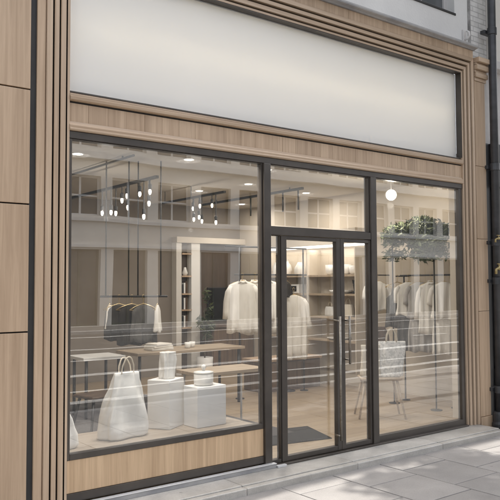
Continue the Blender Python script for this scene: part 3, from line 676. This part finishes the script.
def shelf_unit():
    t = thing('wall_shelving', 'long beige wall shelving lit from above on the side wall', 'shelves', (7.5, 8, .081))
    box(7.56, 7.598, 7.02, 9.1, .3, 2.12).build('back_panel', M['int_wall'], t)
    for z in (1.70, 1.42, 1.08, .74): box(7.28, 7.558, 7.02, 9.1, z, z + .03).build('shelf', M['oak_pale'], t, bevel=.002)
    for y in (7.0, 8.02, 9.1): box(7.27, 7.598, y, y + .018, .3, 2.12).build('upright', M['int_wall'], t)
    box(7.25, 7.598, 6.98, 9.15, 2.18, 2.40).build('header', M['int_wall'], t, bevel=.003)
    s = box(7.30, 7.52, 7.02, 9.1, 2.155, 2.179).build('light_strip', M['led'], t)
    return t
shelf_unit()
def lathe_item(name, prof, loc, mat, label, cat, group='pieces on the wall shelving'):
    k = MB(); k.lathe(prof, (0, 0, 0), 24); o = k.build(name, mat, smooth=True); o.location = loc; return tag(o, label, cat, group)
vase_p = [(.06, 0), (.085, .03), (.10, .10), (.085, .17), (.05, .21), (.045, .25), (.055, .262), (.04, .262)]
lathe_item('vase', vase_p, (7.42, 8.70, 1.731), M['ceramic'], 'white round-bellied vase on the top shelf, leftmost in the left door leaf', 'vase')
lathe_item('vase', [(.07, 0), (.09, .04), (.085, .12), (.05, .18), (.03, .21), (.02, .21)], (7.42, 8.36, 1.731), M['ceramic'], 'squat white vase on the top shelf right of the round one', 'vase')
lathe_item('vase', [(.05, 0), (.06, .03), (.055, .16), (.03, .2), (.035, .22), (.025, .22)], (7.42, 8.95, 1.731), M['ceramic'], 'slim white vase at the far end of the top shelf', 'vase')
wb = thing('storage_box', 'white box with a dark round opening on the second shelf', 'box', (7.42, 8.45, 1.451))
box(7.32, 7.52, 8.28, 8.68, 1.452, 1.59).build('body', M['matte_white'], wb, bevel=.004); k = MB(); k.box(7.316, 7.3195, 8.33, 8.46, 1.475, 1.565); k.build('opening', M['black'], wb, bevel=.0)
lathe_item('bottle', [(.035, 0), (.04, .02), (.04, .12), (.014, .17), (.014, .23), (.01, .23)], (7.42, 8.60, 1.111), M['ceramic'], 'white bottle on the third shelf of the wall shelving', 'bottle')
lathe_item('bowl', [(.05, 0), (.09, .04), (.10, .09), (.09, .09), (.045, .02)], (7.42, 8.84, 1.111), M['black'], 'small dark bowl on the third shelf', 'bowl')
k = MB()
for i in range(4): k.box(7.32, 7.54, 8.30, 8.62, .771 + i * .035, .771 + i * .035 + .032, rot=.02 * (i - 1))
tag(k.build('folded_cloth', M['cream'], bevel=.008), 'stack of folded cream cloth on the lowest shelf', 'folded cloth', 'pieces on the wall shelving')
for i, y in enumerate((7.16, 7.33, 7.50, 7.66)):
    lathe_item('bowl', [(.05, 0), (.075, .03), (.08, .13 + .02 * (i % 2)), (.072, .13 + .02 * (i % 2)), (.045, .02)], (7.42, y, 1.731), M['ceramic'],
               ['white bowl nearest the window on the top shelf', 'white bowl second from the window on the top shelf', 'white bowl third from the window on the top shelf', 'white bowl fourth from the window on the top shelf'][i], 'bowl')
lathe_item('platter', [(.10, 0), (.16, .02), (.17, .05), (.15, .05), (.09, .015)], (7.42, 7.45, 1.451), M['ceramic'], 'wide white platter on the second shelf behind the right door leaf', 'platter')
k = thing('figurine', 'small dark figurine on the second shelf behind the right door leaf', 'ornament', (7.42, 7.15, 1.451))
q = MB(); q.lathe([(.04, 0), (.045, .02), (.02, .05), (.03, .10), (.035, .13), (.012, .15)], (0, 0, 0), 16); q.sphere((0, 0, .175), .03, 12, 8); q.tube([(.02, 0, .12), (.02, .06, .15), (.02, .07, .2)], .01, 8); q.build('body', M['black'], k, local=True, smooth=True)
hb = thing('handbag', 'small pale handbag with an arched handle on the third shelf', 'bag', (7.42, 7.30, 1.111), PI / 2)
soft_bag([(0, .09, .035, 0), (.01, .10, .045, 0), (.12, .09, .04, 0), (.18, .07, .03, 0), (.181, .06, .02, 0)], 22, fold=.003).build('body', M['cream'], hb, local=True, smooth=True)
h = MB(); handle(h, 0, 0, .178, .045, .09, r=.006); h.build('handle', M['cord'], hb, local=True, smooth=True)
hb = thing('handbag', 'small white handbag further from the window on the third shelf', 'bag', (7.42, 7.68, 1.111), PI / 2)
soft_bag([(0, .08, .035, 0), (.01, .09, .045, 0), (.10, .085, .04, 0), (.14, .075, .03, 0), (.141, .06, .02, 0)], 23, fold=.003).build('body', M['canvas'], hb, local=True, smooth=True)
h = MB(); handle(h, 0, 0, .138, .04, .07, r=.006); h.build('handle', M['cord'], hb, local=True, smooth=True)
lathe_item('serving_plate', [(.10, 0), (.17, .015), (.18, .03), (.16, .03), (.09, .01)], (7.42, 7.5, .771), M['ceramic'], 'white plate on the lowest shelf behind the right door leaf', 'plate')

cab = thing('wooden_cabinet', 'low brown wooden cabinet under the white robe', 'cabinet', (6.6, 7.9, .081))
box(6.10, 7.20, 7.68, 8.1, .081, .50).build('body', M['brown_wood'], cab, bevel=.004)
box(6.08, 7.22, 7.65, 8.12, .502, .535).build('top', M['oak'], cab, bevel=.003)
for a, b in ((6.11, 6.46), (6.475, 6.83), (6.845, 7.19)): box(a, b, 7.668, 7.679, .12, .48).build('drawer', M['brown_wood'], cab, bevel=.002)
ct = thing('side_counter', 'dark wooden counter below the black screen at the back', 'counter', (7.1, 10, .081))
box(6.70, 7.58, 9.78, 10.16, .081, .86).build('body', M['brown_wood'], ct, bevel=.004); box(6.67, 7.59, 9.75, 10.16, .862, .90).build('top', M['brown_wood'], ct, bevel=.003)
for k in range(3): box(6.72 + k * .29, 6.99 + k * .29, 9.766, 9.7795, .14, .83).build('cupboard_door', M['brown_wood'], ct, bevel=.002)
tv = thing('wall_screen', 'black flat screen on the dark panelling at the back', 'screen', (7.07, 10.13, .95))
box(6.85, 7.32, 10.12, 10.163, .96, 1.54).build('bezel', M['black'], tv, bevel=.004); box(6.865, 7.305, 10.116, 10.1195, .975, 1.525).build('display', M['screen'], tv)
bc = thing('bookcase', 'narrow dark bookcase between two white columns at the back', 'bookcase', (6.36, 10.1, .081))
box(6.264, 6.456, 10.185, 10.198, .081, 2.15).build('back_panel', M['dark_panel'], bc)
for z in (.55, .85, 1.15, 1.42, 1.72, 2.1): box(6.264, 6.456, 10.03, 10.184, z, z + .025).build('shelf', M['oak'], bc)
rb = random.Random(5); nn = 0
for z, side_ in ((.875, 'lowest'), (1.175, 'second lowest'), (1.445, 'middle')):
    x = 6.275
    for wd, word in ((.035, 'dark'), (.03, 'pale'), (.04, 'brown')):
        hgt = rb.uniform(.15, .21)
        o = box(x, x + wd - .002, 10.06, 10.17, z + .001, z + hgt).build('book', {'dark': M['black'], 'pale': M['matte_white'], 'brown': M['brown_leather']}[word])
        tag(o, '%s book standing on the %s bookcase shelf in view' % (word, side_), 'book', 'books in the bookcase'); x += wd + .004
k = MB(); k.lathe([(.03, 0), (.05, .04), (.03, .1), (.02, .14), (.015, .14)], (6.36, 10.1, 1.746), 16); tag(k.build('vase', M['ceramic'], smooth=True), 'small white vase high in the narrow bookcase', 'vase')

# ------------------------------------------------------------------ plants
def leaves(mb, c, rad, n, size, seed, clumps=9, shell=.35):
    r = random.Random(seed); cl = []
    for _ in range(clumps):
        while True:
            p = Vector((r.uniform(-1, 1), r.uniform(-1, 1), r.uniform(-1, 1)))
            if shell < p.length < 1: break
        cl.append((p, r.uniform(.25, .48)))
    for _ in range(n):
        p, q = r.choice(cl); d = Vector((r.gauss(0, 1), r.gauss(0, 1), r.gauss(0, 1)))
        pos = p + d.normalized() * q * r.random() ** .5
        P = Vector((c[0] + pos.x * rad[0], c[1] + pos.y * rad[1], c[2] + pos.z * rad[2]))
        a = Vector((r.gauss(0, 1), r.gauss(0, 1), r.gauss(0, .7))).normalized(); b = a.orthogonal().normalized()
        b = Matrix.Rotation(r.uniform(0, 6.28), 3, a) @ b; s = size * r.uniform(.6, 1.3); nn_ = a.cross(b) * s * .1
        mb.add([P - a * s, P + b * s * .32 - a * s * .1 + nn_, P + a * s, P - b * s * .32 - a * s * .1 + nn_], [(0, 1, 2, 3)])
    return cl
gf = thing('hanging_greenery', 'leafy olive green canopy on two thin dark poles behind the right window', 'plant', (6.9, 5.65, .081))
lm = MB(); leaves(lm, (6.90, 5.68, 2.13), (.26, .60, .25), 4600, .038, 61, 26, .05); lm.build('foliage', M['leaf'], gf)
for y in (5.99, 5.34):
    q = MB(); q.tube([(6.9, y, .082), (6.9, y, 2.2)], .009, 8); q.lathe([(.07, 0), (.07, .008), (.01, .012)], (6.9, y, .081), 16); q.build('pole', M['black_metal'], gf, smooth=True)
q = MB(); q.tube([(6.9, 5.99, 2.12), (6.9, 5.34, 2.12)], .014, 8)
for i in range(8): y = 5.4 + i * .075; q.tube([(6.9, y, 2.12), (6.9 + (-1) ** i * .1, y + .04, 2.22 + .02 * (i % 3))], .005, 6)
q.build('branch', M['bark'], gf, smooth=True)
pp = thing('potted_plant', 'slim dark potted plant beside the white column at the back', 'plant', (6.56, 9.8, .081))
q = MB(); q.lathe([(.10, 0), (.13, .03), (.14, .3), (.12, .3), (.11, .28)], (6.56, 9.8, .081), 20); q.build('pot', M['matte_white'], pp, smooth=True)
q = MB(); q.tube([(6.56, 9.8, .36), (6.58, 9.8, .8), (6.55, 9.8, 1.2)], [.012, .009, .005], 8); q.build('stem', M['bark'], pp, smooth=True)
lm = MB(); leaves(lm, (6.57, 9.8, 1.05), (.13, .13, .42), 260, .06, 63, 8, .1); lm.build('foliage', M['leaf'], pp)

tr_ = thing('street_tree', 'broad-leaved street tree on the pavement by the neighbouring shop', 'tree', (9.4, 3.1, 0))
q = MB(); q.tube([(9.4, 3.1, -.05), (9.38, 3.1, 1.2), (9.4, 3.12, 2.6), (9.25, 3.25, 4.2), (9.05, 3.55, 5.8)], [.13, .11, .10, .075, .03], 12)
for k in range(7):
    a = k * .9; z = 4.0 + k * .22; q.tube([(9.25 - (z - 4) * .1, 3.25 + (z - 4) * .18, z), (9.08 + .45 * math.cos(a), 3.4 + .35 * math.sin(a), z + .8), (9.0 + .8 * math.cos(a), 3.65 + .6 * math.sin(a), z + 1.3)], [.045, .03, .012], 8)
q.build('trunk', M['bark'], tr_, smooth=True)
lm = MB(); leaves(lm, (9.0, 3.7, 6.0), (1.05, .85, 1.0), 5200, .085, 71, 26, .05); lm.build('crown', M['leaf2'], tr_)

t6 = thing('street_tree', 'wide unseen street tree added near the kerb to shade the pavement', 'tree', (11.6, 1.7, 0))  # unseen tree added so its crown shades the pavement reflected in the glass
q = MB(); q.tube([(11.6, 1.7, -.05), (11.58, 1.72, 1.4), (11.5, 1.7, 2.8), (11.1, 1.7, 4.2), (10.2, 1.65, 5.7), (9.2, 1.65, 6.3)], [.16, .14, .13, .10, .06, .02], 12)
for k in range(9):
    a = k * .75; bx_ = 10.9 - k * .2; z = 4.6 + k * .2; q.tube([(bx_, 1.68, z), (bx_ - .4 + .4 * math.cos(a), 1.68 + .5 * math.sin(a), z + .5), (bx_ - .7 + .7 * math.cos(a), 1.68 + .95 * math.sin(a), z + .8)], [.045, .03, .012], 8)
q.build('trunk', M['bark'], t6, smooth=True)
lm = MB(); leaves(lm, (9.75, 1.65, 6.3), (2.5, 1.35, 1.2), 9500, .09, 73, 44, .05); lm.build('crown', M['leaf2'], t6)

# ------------------------------------------------------------------ floor mat
tag(MB().add([(3.92, 5.20, .0805), (4.86, 5.02, .0805), (5.06, 5.60, .0805), (4.1, 5.78, .0805), (3.92, 5.20, .088), (4.86, 5.02, .088), (5.06, 5.60, .088), (4.1, 5.78, .088)],
    [(0, 3, 2, 1), (4, 5, 6, 7), (0, 1, 5, 4), (1, 2, 6, 5), (2, 3, 7, 6), (3, 0, 4, 7)]).build('floor_mat', M['mat'], bevel=.002), 'dark grey door mat on the pale plank floor inside the door', 'mat')

tag(box(1.6, 4.75, 5.45, 8.6, .0805, .090).build('rug', M['rug'], bevel=.003), 'large dark grey rug under the tables behind the left window', 'rug')

# ------------------------------------------------------------------ lamps inside
def light(name, typ, loc, energy, col, parent, **kw):
    l = bpy.data.lights.new(name, typ); l.energy = energy * LAMP; l.color = col
    for k, v in kw.items(): setattr(l, k, v)
    o = bpy.data.objects.new(name, l); C.objects.link(o)
    if parent is not None:
        o.parent = parent; o.location = W[parent.name].inverted() @ Vector(loc)
    else: o.location = loc
    return o
WARM = (1, .935, .86); LAMP = .165
DL = [((2.95, 6.75), 'recessed downlight in the ceiling nearest the top left of the left window'), ((4.05, 6.35), 'recessed downlight above the middle of the left window'),
      ((5.54, 8.41), 'recessed downlight above the dark wall, far back in the left window'), ((5.70, 7.45), 'recessed downlight nearest the left mullion in the left window'),
      ((5.16, 6.38), 'leftmost recessed downlight in the pane over the door'), ((5.38, 6.05), 'second recessed downlight in the pane over the door'),
      ((6.96, 7.69), 'recessed downlight close to the side wall in the pane over the door'), ((7.05, 9.4), 'recessed downlight over the dark counter at the back'),
      ((2.55, 4.92), 'added unseen downlight over the large white tote, above the window head'), ((3.2, 4.92), 'added unseen downlight over the white plinths, above the window head')]  # last two are added out of view to brighten the tote and plinths
for (x, y), lab in DL:
    t = thing('downlight', lab, 'downlight', (x, y, 2.95), 0, 'recessed ceiling downlights')
    q = MB(); q.lathe([(.052, -.006), (.068, -.004), (.068, -.0005)], (x, y, 2.95), 24); q.build('trim_ring', M['matte_white'], t)
    q = MB(); q.lathe([(.05, -.0085), (.05, -.0062)], (x, y, 2.95), 24); q.build('lens', M['lamp'], t)
    light('downlight_lamp', 'AREA', (x, y, 2.93), (20 if x < 4.5 else 40) if y > 5 else 80, WARM, t, shape='DISK', size=.25)
def pendant_cluster(label, x, y0, y1, z, bulbs, pxx):
    t = thing('pendant_light', label, 'pendant lights', (x, (y0 + y1) / 2, 2.95), 0, 'pendant clusters')
    q = MB(); q.box(x - .018, x + .018, y0, y1, z - .028, z); q.tube([(x, (y0 + y1) / 2, z), (x, (y0 + y1) / 2, 2.949)], .006, 8); q.tube([(x, y1 - .1, z), (x, y1 - .1, 2.949)], .006, 8); q.build('track', M['black_metal'], t)
    for (by, bz) in bulbs:
        q = MB(); q.tube([(x, by, z - .02), (x, by, bz + .06)], .006, 6); q.lathe([(.015, 0), (.020, .01), (.020, .055), (.007, .065)], (x, by, bz + .02), 12); c = q.build('cord', M['black_metal'], t)
        q = MB(); q.lathe([(.005, -.034), (.013, -.022), (.016, .0), (.013, .015), (.009, .022)], (x, by, bz), 14); q.build('bulb', M['bulb'], c, smooth=True)
    light('pendant_lamp', 'POINT', (x, (y0 + y1) / 2, 2.36), 16, WARM, t, shadow_soft_size=.03)
pendant_cluster('cluster of small bulbs on a dark track, left in the left window', 3.6, 6.25, 8.6, 2.72,
    [(7.53, 2.44), (7.3, 2.43), (7.18, 2.41), (7.03, 2.54), (6.89, 2.45), (6.91, 2.58), (6.62, 2.57), (6.42, 2.45), (6.40, 2.57), (6.53, 2.32)], None)
pendant_cluster('cluster of small bulbs further back, right in the left window', 5.2, 7.3, 8.9, 2.80,
    [(8.05, 2.64), (7.88, 2.66), (7.59, 2.64), (7.90, 2.51), (7.83, 2.45), (7.5, 2.41), (8.03, 2.49)], None)
tk = thing('track_light', 'dark ceiling track with drop rods in the pane over the door', 'track light', (6.39, 8, 2.95))
q = MB(); q.box(6.375, 6.405, 7.12, 9.6, 2.89, 2.925); q.tube([(6.39, 7.4, 2.925), (6.39, 7.4, 2.949)], .01, 8); q.tube([(6.39, 9.2, 2.925), (6.39, 9.2, 2.949)], .01, 8); q.build('track', M['black_metal'], tk)
for y in (7.22, 7.55, 8.3): q = MB(); q.tube([(6.39, y, 2.89), (6.39, y, 2.62)], .012, 10); q.build('drop_rod', M['black_metal'], tk, smooth=True)
tk = thing('track_light', 'straight dark ceiling track nearest the glass in the left window', 'track light', (3.4, 7.2, 2.95))
q = MB(); q.box(3.376, 3.394, 6.35, 8.6, 2.91, 2.93); q.tube([(3.385, 6.6, 2.93), (3.385, 6.6, 2.949)], .01, 8); q.tube([(3.385, 8.3, 2.93), (3.385, 8.3, 2.949)], .01, 8); q.build('track', M['black_metal'], tk)
gl = thing('globe_pendant', 'white glowing globe lamp at the top of the right window', 'pendant light', (6.56, 5.7, 2.95))
q = MB(); q.sphere((6.56, 5.7, 2.68), .065, 24, 14); q.build('globe', M['globe'], gl, smooth=True)
q = MB(); q.tube([(6.56, 5.7, 2.745), (6.56, 5.7, 2.949)], .004, 6); q.lathe([(.04, -.02), (.045, -.0015)], (6.56, 5.7, 2.95), 16); q.build('cord', M['matte_white'], gl)
light('globe_lamp', 'POINT', (6.56, 5.7, 2.55), 70, (1, .9, .76), gl, shadow_soft_size=.04)
light('strip_lamp', 'AREA', (7.38, 8.05, 2.14), 9, WARM, bpy.data.objects['wall_shelving'], shape='RECTANGLE', size=.15, size_y=2.0)

# ------------------------------------------------------------------ the other side of the street (seen in the glass)
ob = thing('terrace_building', 'pale stone terrace across the street with rows of sash windows, seen reflected in the glass', 'building', (20, -15.4, 0))
FY = -15.35
wl = MB(); PITCH = 2.05; X0 = -.35; NW = 24
xe = X0 + PITCH * NW
def bay(k): return X0 + k * PITCH + .27, X0 + k * PITCH + .27 + 1.55
def row(z0, z1, zlo, zhi):
    wl.box(X0 - 6, xe + 6, FY - .5, FY, zlo, z0); wl.box(X0 - 6, xe + 6, FY - .5, FY, z1, zhi)
    wl.box(X0 - 6, bay(0)[0], FY - .5, FY, z0, z1)
    for k in range(NW):
        a = bay(k)[1]; b = bay(k + 1)[0] if k < NW - 1 else xe + 6
        wl.box(a, b, FY - .5, FY, z0, z1)
row(.02, 2.95, 0, 4.15); row(4.22, 5.75, 4.15, 6.35); row(6.85, 8.2, 6.35, 9.6)
wl.build('wall', M['far_stone'], ob)
cr = MB(); cr.box(X0 - 6, xe + 6, FY - .1, FY + .28, 6.38, 6.62); cr.box(X0 - 6, xe + 6, FY + .001, FY + .12, 4.0, 4.12); cr.box(X0 - 6, xe + 6, FY + .001, FY + .1, 3.02, 3.12); cr.box(X0 - 6, xe + 6, FY - .1, FY + .4, 9.3, 9.6)
cr.build('cornice', M['far_frame'], ob)
box(X0 - 6, xe + 6, -23, FY - .5, 9.5, 9.6).build('roof', M['lead'], ob)
def far_window(k, z0, z1, mat, bars):
    a, b = bay(k); m = MB(); y = FY - .22
    for x in (a, (a + b) / 2 - .04, b - .08): m.box(x, x + .08, y - .03, y + .03, z0, z1)
    for i in range(bars + 1): z = z0 + (z1 - z0 - .07) * i / bars; m.box(a, b, y - .026, y + .026, z, z + .07)
    w = m.build('window', mat, ob); box(a, b, y - .006, y + .002, z0, z1).build('pane', M['far_glass'], w)
for k in range(2, NW):
    far_window(k, 4.22, 5.75, M['far_green'] if k in (8, 9) else M['far_frame'], 2); far_window(k, 6.85, 8.2, M['far_frame'], 2)
for k in range(2, NW): far_window(k, .02, 2.95, M['far_green'], 1)

# ------------------------------------------------------------------ camera
f, pi_, ya, ro = 699.1, .04843, .91593, -.004587
fw = Vector((math.cos(ya) * math.cos(pi_), math.sin(ya) * math.cos(pi_), math.sin(pi_)))
r0 = Vector((math.sin(ya), -math.cos(ya), 0)); u0 = r0.cross(fw)
r_ = r0 * math.cos(ro) + u0 * math.sin(ro); u_ = -r0 * math.sin(ro) + u0 * math.cos(ro)
cd = bpy.data.cameras.new('camera'); cam = bpy.data.objects.new('camera', cd); C.objects.link(cam)
mw = Matrix(((r_.x, u_.x, -fw.x, 0), (r_.y, u_.y, -fw.y, 0), (r_.z, u_.z, -fw.z, 1.6), (0, 0, 0, 1))); cam.matrix_world = mw
cd.sensor_width = 36; cd.lens = 36 * f / 500; cd.clip_end = 500; cd.clip_start = .05
SC.camera = cam

# ------------------------------------------------------------------ daylight
EL, AZ = math.radians(57), math.radians(5)
sd = Vector((math.cos(EL) * math.cos(AZ), math.cos(EL) * math.sin(AZ), math.sin(EL)))     # towards the sun
sl_ = bpy.data.lights.new('sun', 'SUN'); sl_.energy = 2.6; sl_.angle = math.radians(.7); sl_.color = (1, .95, .87)
so = bpy.data.objects.new('sun', sl_); C.objects.link(so); so.rotation_euler = sd.to_track_quat('Z', 'Y').to_euler(); so.location = (10, 5, 12)
wd = bpy.data.worlds.new('World'); SC.world = wd; wd.use_nodes = True; nt = wd.node_tree
bg = nt.nodes['Background']; sk = nt.nodes.new('ShaderNodeTexSky'); sk.sky_type = 'NISHITA'; sk.sun_disc = False
sk.sun_elevation = EL; sk.sun_rotation = math.radians(90) - AZ; sk.air_density = 1.0; sk.dust_density = 4.0; sk.ozone_density = .6
hs = nt.nodes.new('ShaderNodeHueSaturation'); hs.inputs['Saturation'].default_value = .35; hs.inputs['Value'].default_value = 1.0
nt.links.new(sk.outputs[0], hs.inputs['Color']); nt.links.new(hs.outputs[0], bg.inputs['Color']); bg.inputs['Strength'].default_value = .15

SC.view_settings.view_transform = 'Standard'; SC.view_settings.look = 'None'; SC.view_settings.gamma = 1; SC.view_settings.use_curve_mapping = False
SC.view_settings.exposure = 1.26
SC.render.engine = 'CYCLES'; cy = SC.cycles
cy.use_denoising = True; cy.max_bounces = 10; cy.transparent_max_bounces = 24; cy.diffuse_bounces = 4; cy.glossy_bounces = 4; cy.sample_clamp_indirect = 4
SC.render.film_transparent = False
